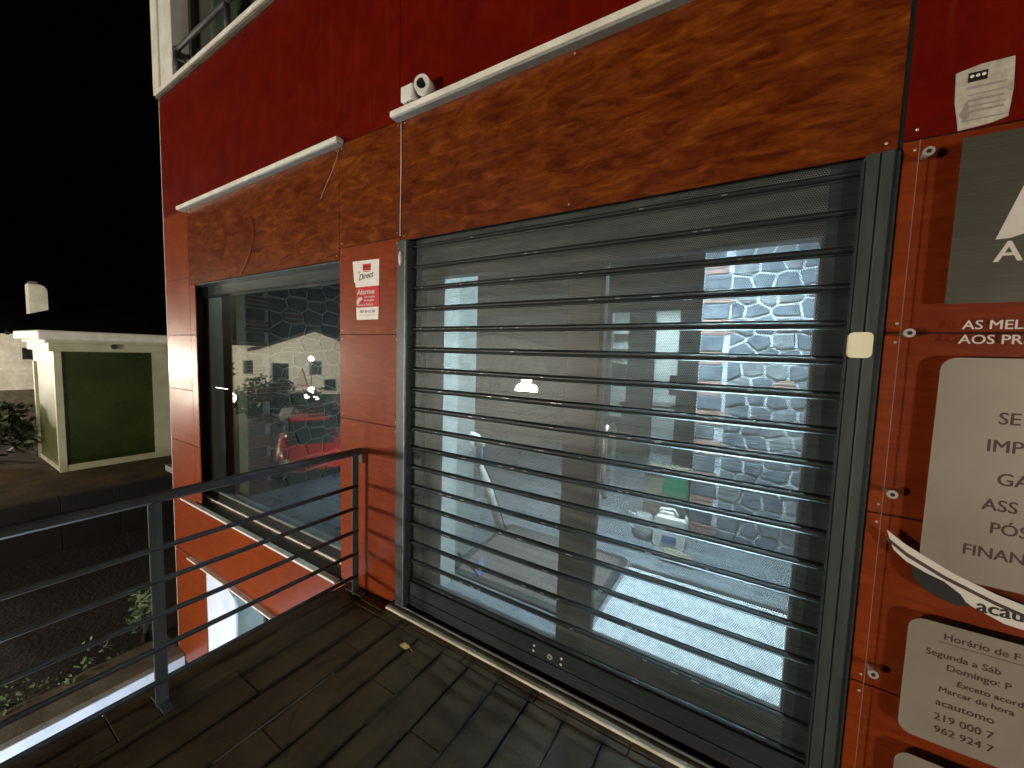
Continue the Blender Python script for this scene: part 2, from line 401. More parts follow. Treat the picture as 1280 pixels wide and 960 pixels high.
# backing walls (concrete core) around the openings
core = MB()
for b in [(-5.3, -4.98, .0095, .14, -2.9, 4.03), (-5.3, 2.4, .0095, .14, 2.2, 4.03), (-2.33, -1.77, .0095, .14, -.02, 2.2), (-4.97, -2.33, .0095, .12, -.66, -.06),
          (.335, 2.4, .0095, .3, -2.9, 2.2), (-2.33, .335, .0095, .14, -.66, -.02), (-4.98, -2.33, .02, .14, 2.147, 2.2), (-2.6, .33, .0095, .3, -2.9, -.66)]:
    core.box(*b)
core.build('wall_core', 'black_gap', B)
# gable side of the building (faces the kiosk), roof over the upper floor
box('side_wall', 'white_plaster', (-5.32, -5.301, .004, 9, -2.9, 6.2), B)
box('rear_wall', 'white_plaster', (-5.3, 2.4, 8.98, 9.1, -2.9, 6.2), B)
box('roof_slab', 'concrete', (-5.4, 2.5, -.1, 9.1, 6.2, 6.4), B)
box('right_wall', 'white_plaster', (2.4, 2.5, .0, 9.1, -2.9, 6.2), B)
# white ledges over the openings
def ledge(x0, x1, z, t=.030, p=.055):
    o = box('ledge', 'white_trim', (x0, x1, -p, -.001, z, z + t), B, c=.003)
    box('drip_strip', 'grey_frame', (x0 + .006, x1 - .006, -p + .012, -.002, z - .008, z), o)
ledge(-1.80, .42, 2.855); ledge(-4.80, -2.285, 2.853)
# slab edge and first floor window
box('floor_slab_edge', 'white_trim', (-5.305, 2.4, -.040, .0, 4.055, 4.085), B, c=.003)
box('floor_slab_band', 'concrete', (-5.295, 2.4, -.028, .0, 4.0305, 4.0545), B, c=.003)
box('corner_pier', 'white_plaster', (-5.325, -5.17, -.036, .3, 4.0855, 6.2), B, c=.006)
box('pier_face', 'white_trim', (-5.169, -4.88, -.02, .2, 4.0855, 6.2), B, c=.006)
box('upper_wall', 'white_plaster', (-3.1, 2.4, .1, .3, 4.0855, 6.2), B)
uw = MB(); uw.box(-4.88, -4.82, .12, .2, 4.09, 6.1); uw.box(-3.9, -3.84, .12, .2, 4.04, 6.1); uw.box(-3.16, -3.1, .12, .2, 4.04, 6.1)
uwo = uw.build('upper_window', 'alu_frame', B)
box('pane', 'window_glass', (-4.82, -3.90, .155, .161, 4.09, 6.1), uwo); box('pane', 'window_glass', (-3.84, -3.16, .155, .161, 4.04, 6.1), uwo)
cu = MB(); x = -4.84; pts = []
while x < -3.86: pts.append((x, .30 + .02 * math.sin(x * 55) + .008 * math.sin(x * 130))); x += .012
for (a, b) in zip(pts, pts[1:]): cu.add([(a[0], a[1], 4.05), (b[0], b[1], 4.05), (b[0], b[1], 6.0), (a[0], a[1], 6.0)], [(0, 1, 2, 3)], 0, True)
tag(cu.build('curtain', 'curtain', None, fix=False), 'pale green curtain hanging behind the upstairs window at the building corner', 'curtain')
bk = thing('balcony_rail', 'dark handrail in front of the upstairs window at the corner', 'railing', (-4.7, -.02, 4.086))
MB().tube([(-4.76, -.02, 4.30), (-3.5, -.02, 4.30)], .021, 10).build('handrail', 'rail_paint', bk)
MB().tube([(-4.755, -.02, 4.086), (-4.755, -.02, 4.30)], .028, 10).ball((-4.755, -.02, 4.30), .034).build('post', 'rail_paint', bk)
MB().tube([(-3.75, -.02, 4.086), (-3.75, -.02, 4.30)], .022, 10).build('post', 'rail_paint', bk)
MB().tube([(-4.755, -.02, 4.22), (-4.64, .0, 4.17), (-4.60, .05, 4.10)], .012, 8).build('brace', 'rail_paint', bk)
MB().tube([(-4.36, .0, 4.09), (-4.36, .0, 4.19)], .006, 6).build('pin', 'rail_paint', bk)

# left display window ------------------------------------------------
box('sill', 'sill_stone', (-4.975, -2.335, .0095, .15, -.055, -.034), B, c=.002)
sill_bar = MB().box(-4.98, -2.34, -.045, -.001, -.048, -.030, c=.003).build('sill_bar', 'white_trim', B)
win = MB().box(-4.975, -4.90, .13, .175, -.034, 2.05, c=.003).box(-2.42, -2.335, .13, .175, -.034, 2.05, c=.003).box(-4.90, -2.42, .135, .175, -.018, .055, c=.003).build('display_window', 'alu_frame', B)
box('bottom_bead', 'white_trim', (-4.90, -2.335, .118, .134, -.034, -.017), win)
box('head_box', 'slat_paint', (-4.975, -2.335, .10, .20, 2.045, 2.146), win, c=.006)
box('soffit', 'guide_paint', (-4.975, -2.335, .0095, .098, 2.132, 2.144), win, c=.002)
box('frame_bar', 'grey_frame', (-4.90, -2.42, .14, .17, .055, .075), win)
box('pane', 'window_glass', (-4.90, -2.42, .150, .156, .075, 2.05), win)
box('reveal', 'laminate_orange', (-2.335, -2.329, .0095, .13, -.034, 2.13), win)
box('reveal', 'laminate_orange', (-4.976, -4.9755, .0095, .13, -.034, 2.13), win)

# glazed entrance behind the shutter -------------------------------
door = MB().box(-1.77, .335, .13, .20, 2.0, 2.2).box(-1.77, -1.735, .13, .19, .03, 2.0, c=.002).box(.205, .335, .13, .19, .03, 2.0, c=.002).box(-.762, -.60, .125, .195, .03, 2.0, c=.004).box(-1.735, -.762, .135, .185, .03, .10, c=.003).build('glazed_front', 'alu_frame', B)
box('pane', 'window_glass', (-1.735, -.762, .158, .164, .10, 2.0), door)
dl = MB().box(-.60, .205, .135, .18, .03, .225, c=.004).box(-.60, -.585, .135, .18, .225, 2.0).box(.175, .205, .135, .18, .225, 2.0).build('entrance_door', 'alu_frame', B)
box('pane', 'window_glass', (-.585, .175, .155, .161, .225, 2.0), dl)
MB().tube([(-.54, .12, .92), (-.54, .09, .95), (-.54, .09, 1.22), (-.54, .12, 1.25)], .011, 8).build('door_handle', 'steel', dl)
# threshold
th = box('threshold', 'sill_stone', (-1.80, .5, -.040, .20, -.013, .022), B, c=.002)
box('threshold_trim', 'threshold_white', (-1.80, .30, -.067, -.041, -.012, .016), th, c=.003)
box('step_profile', 'galvanised', (-1.76, .32, -.028, -.020, .0225, .034), th, c=.001)

# roller shutter ----------------------------------------------------
S = thing('roller_shutter', 'closed grey roller shutter of perforated horizontal slats over the shop entrance', 'shutter', (-.7, 0, 0))
P0, PZ = 2.138, .115
XA, XB, PA, PB = -1.688, .253, -1.615, .172
def slat(zt, h, name='slat'):
    """one slat: solid ends, perforated middle, rolled hook rail at the lower edge"""
    m = MB(); z1 = zt; z0 = zt - h
    prof = [(.034, z1 + .007), (.030, z1 - .001), (.023, z1 - .004), (.022, z0 + .026), (.028, z0 + .0225), (.016, z0 + .020), (.010, z0 + .0155), (.010, z0 + .010), (.016, z0 + .006), (.026, z0 + .004), (.027, z0 + .001)]
    for (xa, xb, mi) in ((XA, PA, 0), (PA, PB, 1), (PB, XB, 0)):
        vs = [(x, y, z) for x in (xa, xb) for (y, z) in prof]; n = len(prof)
        for i in range(n - 1):
            k = mi if i == 2 else (2 if i > 2 else 0)
            m.add([vs[i], vs[i + 1], vs[n + i + 1], vs[n + i]], [(0, 1, 2, 3)], k)
    o = m.build(name, ['slat_paint', 'perforated_steel', 'rail_dark'], S, fix=False)
    dm = MB()
    for q in range(random.randint(3, 8)):
        x = random.uniform(PA, .0); L_ = random.uniform(.008, .03)
        dm.box(x, x + L_, .0088, .0104, z0 + .011, z0 + .0150)
    d = dm.build('chips', 'galvanised', o); d['kind'] = 'stuff'
    return o
slat(2.19, .052)
for k in range(17): slat(P0 - k * PZ, PZ)
bb = MB().box(XA, XB, .006, .034, .060, .1815, c=.003).build('bottom_bar', 'slat_paint', S)
MB().box(XA, XB, .000, .0055, .096, .100).build('rib', 'slat_paint', bb)
box('rubber_seal', 'rubber', (XA, XB, .010, .030, .034, .0595), S)
lk = MB().tube([(-.73, .0015, .132), (-.73, .0065, .132)], .013, 14).build('lock', 'steel', S)
MB().tube([(-.73, .0005, .132), (-.73, .0014, .132)], .005, 10).build('keyhole', 'black_gap', lk)
for dx, dz in ((-.085, .02), (-.088, -.008), (.06, .018), (.058, -.012)):
    MB().ball((-.73 + dx, .004, .132 + dz), .0065, 8, sc_=(1, .5, 1)).build('bolt', 'white_trim', S)
gl = MB().box(-1.762, -1.684, -.030, .05, .024, 2.188, c=.004).build('guide_rail', 'guide_paint', S)
box('guide_lip', 'galvanised', (-1.692, -1.686, -.036, -.030, .03, 2.17), gl)
gr = MB().box(.247, .283, -.020, .05, .024, 2.189, c=.003).box(.2835, .312, -.028, .05, .024, 2.189, c=.003).build('guide_rail', 'guide_shaded', S)
box('guide_lip', 'slat_paint', (.240, .2465, -.024, -.012, .03, 2.17), gr)
box('guide_cover', 'slat_paint', (.3125, .328, -.012, .05, .024, 2.189), gr, c=.002)

# lock cover, contact sensor
lc = thing('key_switch_cover', 'cream rounded key switch cover on the right shutter guide', 'switch', (.275, -.03, 1.62))
MB().poly(rrect(.243, .300, 1.583, 1.660, .014), -.047, -.0285).build('cover', 'cream_plastic', lc)
MB().poly(rrect(.249, .294, 1.589, 1.654, .010), -.050, -.0472).build('cover_face', 'cream_plastic', lc)
tag(MB().ball((-1.728, -.034, 2.085), .012, 12, sc_=(1.0, .9, 3.6)).build('contact_sensor', 'white_plastic'), 'small white capsule sensor at the top of the left shutter guide', 'sensor')

# security camera
cc = thing('security_camera', 'white security camera standing on the white ledge above the shutter', 'camera', (-1.62, -.04, 2.89))
MB().box(-1.70, -1.612, -.070, -.005, 2.893, 2.972, c=.006).build('housing', 'white_plastic', cc)
h = MB().tube([(-1.548, -.005, 2.935), (-1.542, -.045, 2.933), (-1.530, -.082, 2.930)], .044, 20).build('camera_head', 'white_plastic', cc)
MB().tube([(-1.5295, -.0825, 2.930), (-1.5285, -.0845, 2.930)], .026, 20).build('lens', 'ink_black', h)
MB().tube([(-1.5282, -.0848, 2.930), (-1.528, -.0855, 2.930)], .011, 14).build('lens_core', 'car_glass', h)
MB().tube([(-1.60, -.03, 2.93), (-1.55, -.03, 2.93)], .012, 8).build('arm', 'white_plastic', cc)
MB().tube([(-1.66, -.05, 2.887), (-1.66, -.05, 2.894)], .008, 8).tube([(-1.63, -.05, 2.887), (-1.63, -.05, 2.894)], .008, 8).build('foot', 'galvanised', cc)

# cables on the fascia
def cable(pts, r, mat, label):
    P3 = [Vector(p) for p in pts]; out = []
    for i in range(len(P3) - 1):
        a = P3[max(i - 1, 0)]; b = P3[i]; c = P3[i + 1]; d = P3[min(i + 2, len(P3) - 1)]
        for k in range(6):
            t = k / 6; out.append(.5 * ((2 * b) + (-a + c) * t + (2 * a - 5 * b + 4 * c - d) * t * t + (-a + 3 * b - 3 * c + d) * t ** 3))
    out.append(P3[-1]); tag(MB().tube(out, r, 6).build('cable', mat), label, 'cable')
cable([(-2.30, -.02, 2.85), (-2.36, -.012, 2.75), (-2.48, -.008, 2.62), (-2.53, -.006, 2.56)], .0016, 'ink_grey', 'thin pale wire dangling from the right end of the left ledge')
cable([(-3.47, -.01, 2.60), (-3.42, -.008, 2.50), (-3.46, -.008, 2.36), (-3.58, -.008, 2.22), (-3.66, -.008, 2.15)], .0045, 'cable_red', 'dark red cable running down the burl panel above the left window')
cable([(-1.762, -.006, 2.85), (-1.761, -.005, 2.6), (-1.763, -.005, 2.4), (-1.762, -.006, 2.22)], .0022, 'white_plastic', 'pale wire running down the panel joint below the security camera')

# stickers ------------------------------------------------------------
st = thing('alarm_sticker', 'white and red alarm company sticker on the orange pillar between window and shutter', 'sticker', (-2.07, -.002, 1.93))
MB().poly([(-2.196, 2.118), (-1.945, 2.112), (-1.945, 1.955), (-2.165, 1.955), (-2.172, 1.995), (-2.180, 1.985)], -.0028, -.0008).build('label_top', 'sticker_white', st)
MB().poly([(-2.165, 1.954), (-1.945, 1.954), (-1.943, 1.829), (-2.158, 1.829)], -.0026, -.0008).build('label_band', 'sticker_red', st)
MB().poly([(-2.160, 1.828), (-1.948, 1.828), (-1.951, 1.752), (-2.155, 1.752)], -.0028, -.0008).build('label_foot', 'sticker_white', st)
lg = MB().box(-2.095, -2.020, -.0042, -.003, 2.052, 2.092).build('logo', 'sticker_red', st)
for i in range(3): MB().ball((-2.080 + i * .0225, -.0045, 2.072), .0075, 10, sc_=(1, .1, 1)).build('dot', 'ink_black', lg)
MB().box(-2.090, -2.025, -.0042, -.003, 2.045, 2.048).build('logo_line', 'ink_black', st)
text('Direct', -2.135, -.0035, 1.995, .036, 'ink_black', st, .0008, shear=.4, roll=.12)
text("'", -2.150, -.0035, 2.01, .04, 'ink_black', st, .0008, shear=.4)
text('Alarme', -2.150, -.0035, 1.908, .033, 'ink_white', st, .0014, sx=1.18)
text('com registo', -2.085, -.0035, 1.886, .013, 'ink_white', st, .0006, sx=1.15)
text('de imagem', -2.085, -.0035, 1.865, .013, 'ink_white', st, .0006, sx=1.15)
text('Aviso à Polícia', -2.150, -.0035, 1.838, .015, 'ink_white', st, .0006, sx=1.2)
MB().poly([(-2.155, 1.868), (-2.140, 1.890), (-2.105, 1.892), (-2.098, 1.878), (-2.125, 1.866), (-2.140, 1.85), (-2.154, 1.845)], -.0036, -.003).build('megaphone', 'ink_white', st)
text('707 50 52 58', -2.125, -.0035, 1.794, .017, 'ink_black', st, .0004, sx=1.1)
MB().box(-2.13, -1.975, -.0034, -.003, 1.779, 1.781).build('rule', 'ink_grey', st)
s2 = thing('worn_sticker', 'weathered pale alarm sticker on the dark red panel above the acrylic sign', 'sticker', (.48, -.002, 2.3))
MB().poly([(.424, 2.368), (.470, 2.378), (.530, 2.378), (.534, 2.300), (.530, 2.228), (.50, 2.219), (.440, 2.213), (.437, 2.235), (.428, 2.29)], -.0040, -.0008).build('label', 'sticker_worn', s2)
lg = MB().box(.448, .484, -.0052, -.0042, 2.336, 2.360).build('logo', 'ink_black', s2)
for i in range(3): MB().ball((.455 + i * .011, -.0054, 2.350), .0042, 10, sc_=(1, .1, 1)).build('dot', 'sticker_white', lg)
for i, (a, b, z) in enumerate([(.446, .520, 2.318), (.450, .524, 2.300), (.452, .518, 2.284), (.454, .522, 2.270), (.450, .520, 2.256), (.444, .522, 2.234)]):
    MB().box(a, b, -.0048, -.0042, z, z + (.004 if i % 2 else .006)).build('faded_line', 'ink_grey', s2)
MB().poly([(.438, 2.255), (.452, 2.29), (.458, 2.25), (.45, 2.235)], -.0049, -.0042).build('faded_patch', 'ink_grey', s2)

# acrylic sign ---------------------------------------------------------
A = thing('acrylic_sign', 'clear acrylic shop sign with silver lettered plates on standoffs right of the shutter', 'sign', (.6, -.04, 1.2))
box('acrylic_sheet', 'acrylic', (.358, 1.25, -.044, -.039, .06, 2.195), A, c=.0008)
for z in (2.155, 1.657, 1.184, .62, .13):
    o = MB().tube([(.375, -.052, z), (.375, -.0445, z)], .0125, 18).build('standoff', 'steel', A)
    MB().tube([(.375, -.0385, z), (.375, -.001, z)], .008, 12).build('spacer', 'steel', o)
    MB().tube([(.375, -.0535, z), (.375, -.0522, z)], .006, 6).build('screw_head', 'black_gap', o)
TY = -.0452
box('edge_glint', 'vinyl_silver', (.3573, .3579, -.0442, -.0388, .06, 2.195), A)  # pale strip paints the bright glint along the sheet edge
MB().box(.440, 1.1, -.0448, -.0441, 1.737, 2.175).build('dark_square', 'vinyl_dark', A)
MB().poly([(.520, 1.900), (.545, 1.901), (.575, 1.912), (.60, 1.935), (.63, 2.0), (.66, 2.10), (.66, 2.14), (.60, 2.14), (.566, 2.06)], TY - .0006, TY).build('emblem', 'ink_white', A)
text('AU', .520, TY, 1.842, .052, 'ink_white', A, .0016)
text('AS MEL', .478, TY, 1.667, .024, 'ink_white', A, .0005, sx=1.0)
text('AOS PRE', .474, TY, 1.628, .024, 'ink_white', A, .0005, sx=1.0)
MB().poly(rrect(.446, 1.15, .972, 1.590, .034), -.0448, -.0441).build('silver_plate', 'vinyl_silver', A)
for bd, x, z0, z1 in (('SE', .563, 1.416, 1.448), ('IMP', .547, 1.341, 1.374), ('GA', .573, 1.253, 1.286), ('ASS', .553, 1.182, 1.213), ('PÓS', .571, 1.120, 1.150), ('FINAN', .526, 1.049, 1.079)):
    text(bd, x, TY, z0, z1 - z0, 'ink_brown', A, .0012, sx=.92)
# car outline with web address under the plate
MB().poly([(.372, 1.075), (.41, 1.045), (.45, 1.022), (.52, .985), (.60, .955), (.70, .93), (.70, .872), (.62, .880), (.560, .905), (.50, .945), (.455, .975), (.42, .992), (.39, 1.02)], TY - .0005, TY + .0001).build('car_outline', 'ink_white', A)
MB().poly([(.372, 1.055), (.42, 1.018), (.50, .975), (.60, .935), (.70, .905), (.70, .896), (.60, .925), (.50, .964), (.42, 1.006), (.372, 1.045)], TY - .0009, TY - .0006).build('outline_stroke', 'ink_brown', A)
MB().poly([(.432, .985), (.46, .972), (.50, .958), (.535, .932), (.552, .905), (.53, .897), (.49, .908), (.455, .93), (.436, .955)], TY - .0012, TY - .0006).build('wheel_arch', 'ink_black', A)
text('acaut', .565, TY - .0014, .897, .034, 'ink_black', A, .002)
MB().poly(rrect(.440, 1.15, .474, .834, .034), -.0448, -.0441).build('hours_plate', 'vinyl_silver', A)
for bd, x, z, c in (('Horário de F', .512, .790, .019), ('Segunda a Sáb', .480, .735, .018), ('Domingo: P', .524, .702, .018), ('Exceto acordo', .548, .664, .016), ('Marcar de hora', .514, .634, .016), ('acautomo', .511, .592, .020), ('219 000 7', .511, .548, .020), ('962 924 7', .514, .510, .020)):
    text(bd, x, TY, z, c, 'ink_brown', A, .0008)
MB().box(.505, .80, TY - .0004, TY, .779, .7805).build('underline', 'ink_brown', A)
MB().poly(rrect(.442, 1.15, .10, .412, .034), -.0448, -.0441).build('lower_plate', 'vinyl_silver', A)
MB().box(.50, .75, TY - .0004, TY, .355, .357).build('underline', 'ink_brown', A)

# railing ------------------------------------------------------------
G = thing('deck_railing', 'dark steel railing with round bars along the left edge of the deck', 'railing', (-2.09, -.6, 0))
XR = -2.09; YE = -3.1
MB().box(XR - .028, XR + .024, YE, -.010, .900, .938, c=.010).build('top_rail', 'rail_paint', G)
MB().box(XR - .022, XR + .016, -.018, -.010, .84, .905, c=.001).build('end_plate', 'rail_paint', G)
for z in (.700, .557, .405, .258, .108):
    MB().tube([(XR, YE, z), (XR, -.045, z)], .0115, 12).build('bar', 'rail_paint', G)
for y in (-.064, -1.03, -2.0, -2.97):
    o = MB().box(XR - .007, XR + .007, y - .022, y + .022, -.01, .900, c=.002).build('post', 'guide_paint', G)
    MB().box(XR - .075, XR + .075, y - .018, y + .018, .0015, .008, c=.001).build('base_plate', 'rail_paint', o)

# fallen leaf
lf = MB(); L_ = [(-1.50, -.225), (-1.485, -.205), (-1.455, -.200), (-1.43, -.215), (-1.448, -.232), (-1.48, -.238)]
ctr = (-1.465, -.218, .009)
for i in range(6):
    a, b = L_[i], L_[(i + 1) % 6]; lf.add([(a[0], a[1], .004 + .008 * (i % 2)), (b[0], b[1], .004 + .008 * ((i + 1) % 2)), ctr], [(0, 1, 2)])
lf.tube([(-1.43, -.215, .006), (-1.405, -.222, .003)], .0012, 5)
tag(lf.build('fallen_leaf', 'leaf_dry'), 'small curled yellow leaf lying on the wet slate deck', 'leaf')

# ------------------------------------------------------------------ inside the shop
struct(box('shop_floor', 'floor_laminate', (-6.2, 2.3, .20, 8.9, -.02, .05)))
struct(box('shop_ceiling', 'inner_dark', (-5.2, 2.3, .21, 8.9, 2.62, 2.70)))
struct(MB().box(-1.77, -1.60, .20, .34, .052, 2.2).build('inner_pier', 'inner_wall'))
struct(box('inner_partition', 'grey_frame', (-1.85, -1.77, .30, .75, .052, 2.6)))
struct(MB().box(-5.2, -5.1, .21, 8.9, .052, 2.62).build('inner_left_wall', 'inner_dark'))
struct(box('window_column', 'inner_wall', (-5.095, -4.86, .215, .33, .052, 2.3)))
# dark partition with two openings far back
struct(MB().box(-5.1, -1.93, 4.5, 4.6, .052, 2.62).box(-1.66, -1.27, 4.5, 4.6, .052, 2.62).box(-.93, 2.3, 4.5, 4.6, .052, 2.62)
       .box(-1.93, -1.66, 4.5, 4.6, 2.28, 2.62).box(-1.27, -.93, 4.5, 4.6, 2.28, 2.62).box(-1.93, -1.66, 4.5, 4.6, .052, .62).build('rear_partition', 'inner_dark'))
struct(box('office_wall', 'inner_wall', (-5.1, 2.3, 6.6, 6.7, .052, 2.62)))

def clip(poly, nx, ny, d):
    """keep points with nx*x+ny*y<=d"""
    out = []
    for i in range(len(poly)):
        a, b = poly[i], poly[(i + 1) % len(poly)]
        da, db = nx * a[0] + ny * a[1] - d, nx * b[0] + ny * b[1] - d
        if da <= 0: out.append(a)
        if (da < 0 < db) or (db < 0 < da):
            t = da / (da - db); out.append((a[0] + t * (b[0] - a[0]), a[1] + t * (b[1] - a[1])))
    return out
def inset(poly, g):
    n = len(poly); ar = sum(poly[i][0] * poly[(i + 1) % n][1] - poly[(i + 1) % n][0] * poly[i][1] for i in range(n))
    if abs(ar) < 1e-4: return []
    out = poly
    for i in range(n):
        a, b = poly[i], poly[(i + 1) % n]; dx, dy = b[0] - a[0], b[1] - a[1]; L = math.hypot(dx, dy)
        if L < 1e-5: continue
        nx, ny = (dy / L, -dx / L) if ar > 0 else (-dy / L, dx / L)
        out = clip(out, nx, ny, nx * a[0] + ny * a[1] - g)
        if len(out) < 3: return []
    return out
def stone_wall(name, label, w, h, cell, seed, M, thick, quoin=True, mats=('stone_slate', 'stone_tan', 'brick_pink', 'mortar')):
    """irregular stones in pale mortar with thin brick fillers; M maps (u, v, depth) to the world"""
    R = random.Random(seed)
    t = thing(name, label, 'wall', M(w / 2, 0, 0))
    def P(pts, d0, d1, nm, mat, sh=.006):
        cx = sum(p[0] for p in pts) / len(pts); cz = sum(p[1] for p in pts) / len(pts); n = len(pts)
        vs = [M(p[0], p[1], d0) for p in pts] + [M(p[0], p[1], d1 - sh * .8) for p in pts]
        for p in pts:
            L = math.hypot(p[0] - cx, p[1] - cz); k = max(0, 1 - sh * 1.6 / max(L, .001)); vs.append(M(cx + (p[0] - cx) * k, cz + (p[1] - cz) * k, d1))
        fs = [[i, (i + 1) % n, n + (i + 1) % n, n + i] for i in range(n)] + [[n + i, n + (i + 1) % n, 2 * n + (i + 1) % n, 2 * n + i] for i in range(n)] + [list(range(2 * n, 3 * n))]
        MB().add(vs, fs).build(nm, mat, t)
    bs = MB(); c = [M(u, v, d) for u in (0, w) for v in (0, h) for d in (-thick, 0)]
    bs.add(c, [(0, 1, 3, 2), (4, 6, 7, 5), (0, 4, 5, 1), (2, 3, 7, 6), (0, 2, 6, 4), (1, 5, 7, 3)]).build('mortar', mats[3], t)
    u0 = 0
    if quoin:
        v = .01; k = 0
        while v < h - .11:
            hh = R.uniform(.10, .14); wd = R.uniform(.17, .25)
            if k % 2 == 0:
                for q in range(3): P([(.006, v + q * hh / 3 + .004), (wd, v + q * hh / 3 + .004), (wd, v + (q + 1) * hh / 3 - .006), (.006, v + (q + 1) * hh / 3 - .006)], 0, .014, 'brick', mats[2], .003)
            else: P([(.006, v + .004), (wd * .8, v + .004), (wd * .82, v + hh - .008), (.006, v + hh - .006)], 0, .018, 'stone', mats[0])
            v += hh; k += 1
        u0 = .20
    nx, ny = int((w - u0) / cell) + 1, int(h / (cell * .72)) + 1
    pts = [(u0 + (i + .25 * (j % 2) + R.uniform(.15, .65)) * (w - u0) / nx, (j + R.uniform(.2, .8)) * h / ny) for i in range(nx) for j in range(ny)]
    for p in pts:
        poly = [(u0 + .005, .004), (w, .004), (w, h), (u0 + .005, h)]
        for q in pts:
            if q is p or abs(q[0] - p[0]) > cell * 3 or abs(q[1] - p[1]) > cell * 3: continue
            ax, ay = q[0] - p[0], (q[1] - p[1]) * 1.35
            # slightly flattened cells
            nxx, nyy = ax, ay * 1.35; poly = clip(poly, nxx, nyy, (q[0] ** 2 - p[0] ** 2) / 2 + 1.8225 * (q[1] ** 2 - p[1] ** 2) / 2)
            if len(poly) < 3: break
        if len(poly) < 3: continue
        if R.random() < .06:
            lo = min(a[1] for a in poly); hi = max(a[1] for a in poly); n = max(1, int((hi - lo) / .042)); s_ = (hi - lo) / n
            for q in range(n):
                pp = inset(clip(clip(poly, 0, 1, lo + (q + 1) * s_), 0, -1, -(lo + q * s_)), .005)
                if len(pp) > 2: P(pp, 0, .012, 'brick', mats[2], .003)
        else:
            pp = inset(poly, R.uniform(.008, .012))
            if len(pp) > 2: P(pp, 0, R.uniform(.012, .026), 'stone', mats[1] if R.random() < .18 else mats[0])
    return t
stone_wall('stone_wall', 'grey rubble stone wall with thin pink bricks behind the right shop door', 1.55, 2.55, .165, 3,
           lambda u, v, d: (-.385 + u, 2.03 - d, .052 + v), .22)
stone_wall('stone_wall', 'rubble stone wall with brick quoins, shade put into its colour, receding behind the left window', 2.4, 2.5, .21, 11,
           lambda u, v, d: (-4.22 + d, .27 + u, .052 + v), .18, True, ('stone_shaded', 'stone_shaded', 'brick_shaded', 'mortar_shaded'))

# lights of the shop: flat ceiling panels
for (x, y, lb) in ((-.05, .75, 'lit ceiling panel just inside the shop door'), (-.25, 1.22, 'lit ceiling panel in front of the right stone wall')):
    t = thing('ceiling_light', lb, 'lamp', (x, y, 2.6), 'ceiling panels in the shop')
    MB().box(x - .32, x + .32, y - .16, y + .16, 2.585, 2.618).build('light_frame', 'white_trim', t)
    MB().box(x - .30, x + .30, y - .14, y + .14, 2.580, 2.5845).build('diffuser', 'ceiling_panel_glow', t)
t = thing('ceiling_light', 'small added ceiling panel brightening the column behind the left end of the display window', 'lamp', (-4.8, .6, 2.6), 'ceiling panels in the shop')  # fill panel added to brighten the window column
MB().box(-5.05, -4.5, .42, .72, 2.585, 2.618).build('light_frame', 'white_trim', t)
MB().box(-5.03, -4.52, .44, .70, 2.580, 2.5845).build('diffuser', 'window_fill_glow', t)
t = thing('ceiling_light', 'dim added ceiling panel brightening the folding stand and the brown mat', 'lamp', (-1.45, 1.6, 2.6), 'ceiling panels in the shop')  # fill panel added so the stand shows up
MB().box(-1.75, -1.15, 1.45, 1.75, 2.585, 2.618).build('light_frame', 'white_trim', t)
MB().box(-1.73, -1.17, 1.47, 1.73, 2.580, 2.5845).build('diffuser', 'stand_fill_glow', t)
t = thing('ceiling_light', 'lit ceiling panel of the office behind the dark partition', 'lamp', (-1.3, 5.6, 2.6), 'ceiling panels in the shop')
MB().box(-1.9, -.7, 5.35, 5.85, 2.585, 2.618).build('light_frame', 'white_trim', t)
MB().box(-1.88, -.72, 5.37, 5.83, 2.580, 2.5845).build('diffuser', 'back_room_glow', t)

# mats
tag(MB().poly(rrect(-1.74, -.69, .40, 1.27, .05), .0505, .064, 'z').poly(rrect(-1.69, -.74, .45, 1.22, .04), .0645, .067, 'z', 1).build('door_mat', ['rubber', 'mat_brown']), 'brown rectangular mat with a dark rubber edge behind the glass', 'mat')
tag(MB().box(-.66, .75, .235, 1.17, .0505, .060, c=.002).build('entrance_mat', 'mat_pale'), 'pale rough entrance mat lit brightly inside the shop door', 'mat')
tag(MB().box(-.66, .75, 1.176, 1.215, .0505, .062, c=.002).build('floor_strip', 'alu_frame'), 'dark metal floor strip behind the pale entrance mat', 'strip')

# folding stand (A frame with a pale head)
t = thing('folding_stand', 'pale A-shaped folding stand with rounded head on the floor behind the left glass', 'stand', (-1.75, .8, .05))
MB().tube([(-1.79, .72, .90), (-1.76, .90, .55), (-1.74, 1.12, .055)], .036, 10).build('front_leg', 'white_plastic', t)
MB().tube([(-1.765, .745, .90), (-1.735, .93, .55), (-1.715, 1.145, .055)], .010, 8).build('leg_trim', 'rubber', t)
MB().tube([(-1.86, .66, .84), (-1.90, .66, .45), (-1.93, .66, .055)], .022, 10).build('rear_leg', 'white_plastic', t)
hd = MB().tube([(-1.88, .64, .84), (-1.85, .66, .92), (-1.80, .70, .96), (-1.75, .75, .93), (-1.72, .79, .86)], .030, 12).build('head', 'white_plastic', t)
MB().poly([(-1.80, .93), (-1.72, .93), (-1.70, .80), (-1.725, .70), (-1.76, .80)], .755, .775).build('blue_panel', 'blue_plastic', t)
MB().poly([(-1.97, .40), (-1.80, .42), (-1.76, .10), (-1.98, .10)], .72, .74).build('grey_panel', 'grey_plastic', t)
MB().tube([(-1.93, .66, .30), (-1.76, .95, .42)], .010, 8).build('cross_bar', 'galvanised', t)
for (a, b) in (((-1.93, .66, .07), (-1.48, .46, .07)), ((-2.02, .84, .07), (-1.60, .30, .07)), ((-1.74, 1.12, .07), (-1.66, .42, .07))):
    MB().tube([a, b], .013, 8).build('foot_bar', 'rail_paint', t)
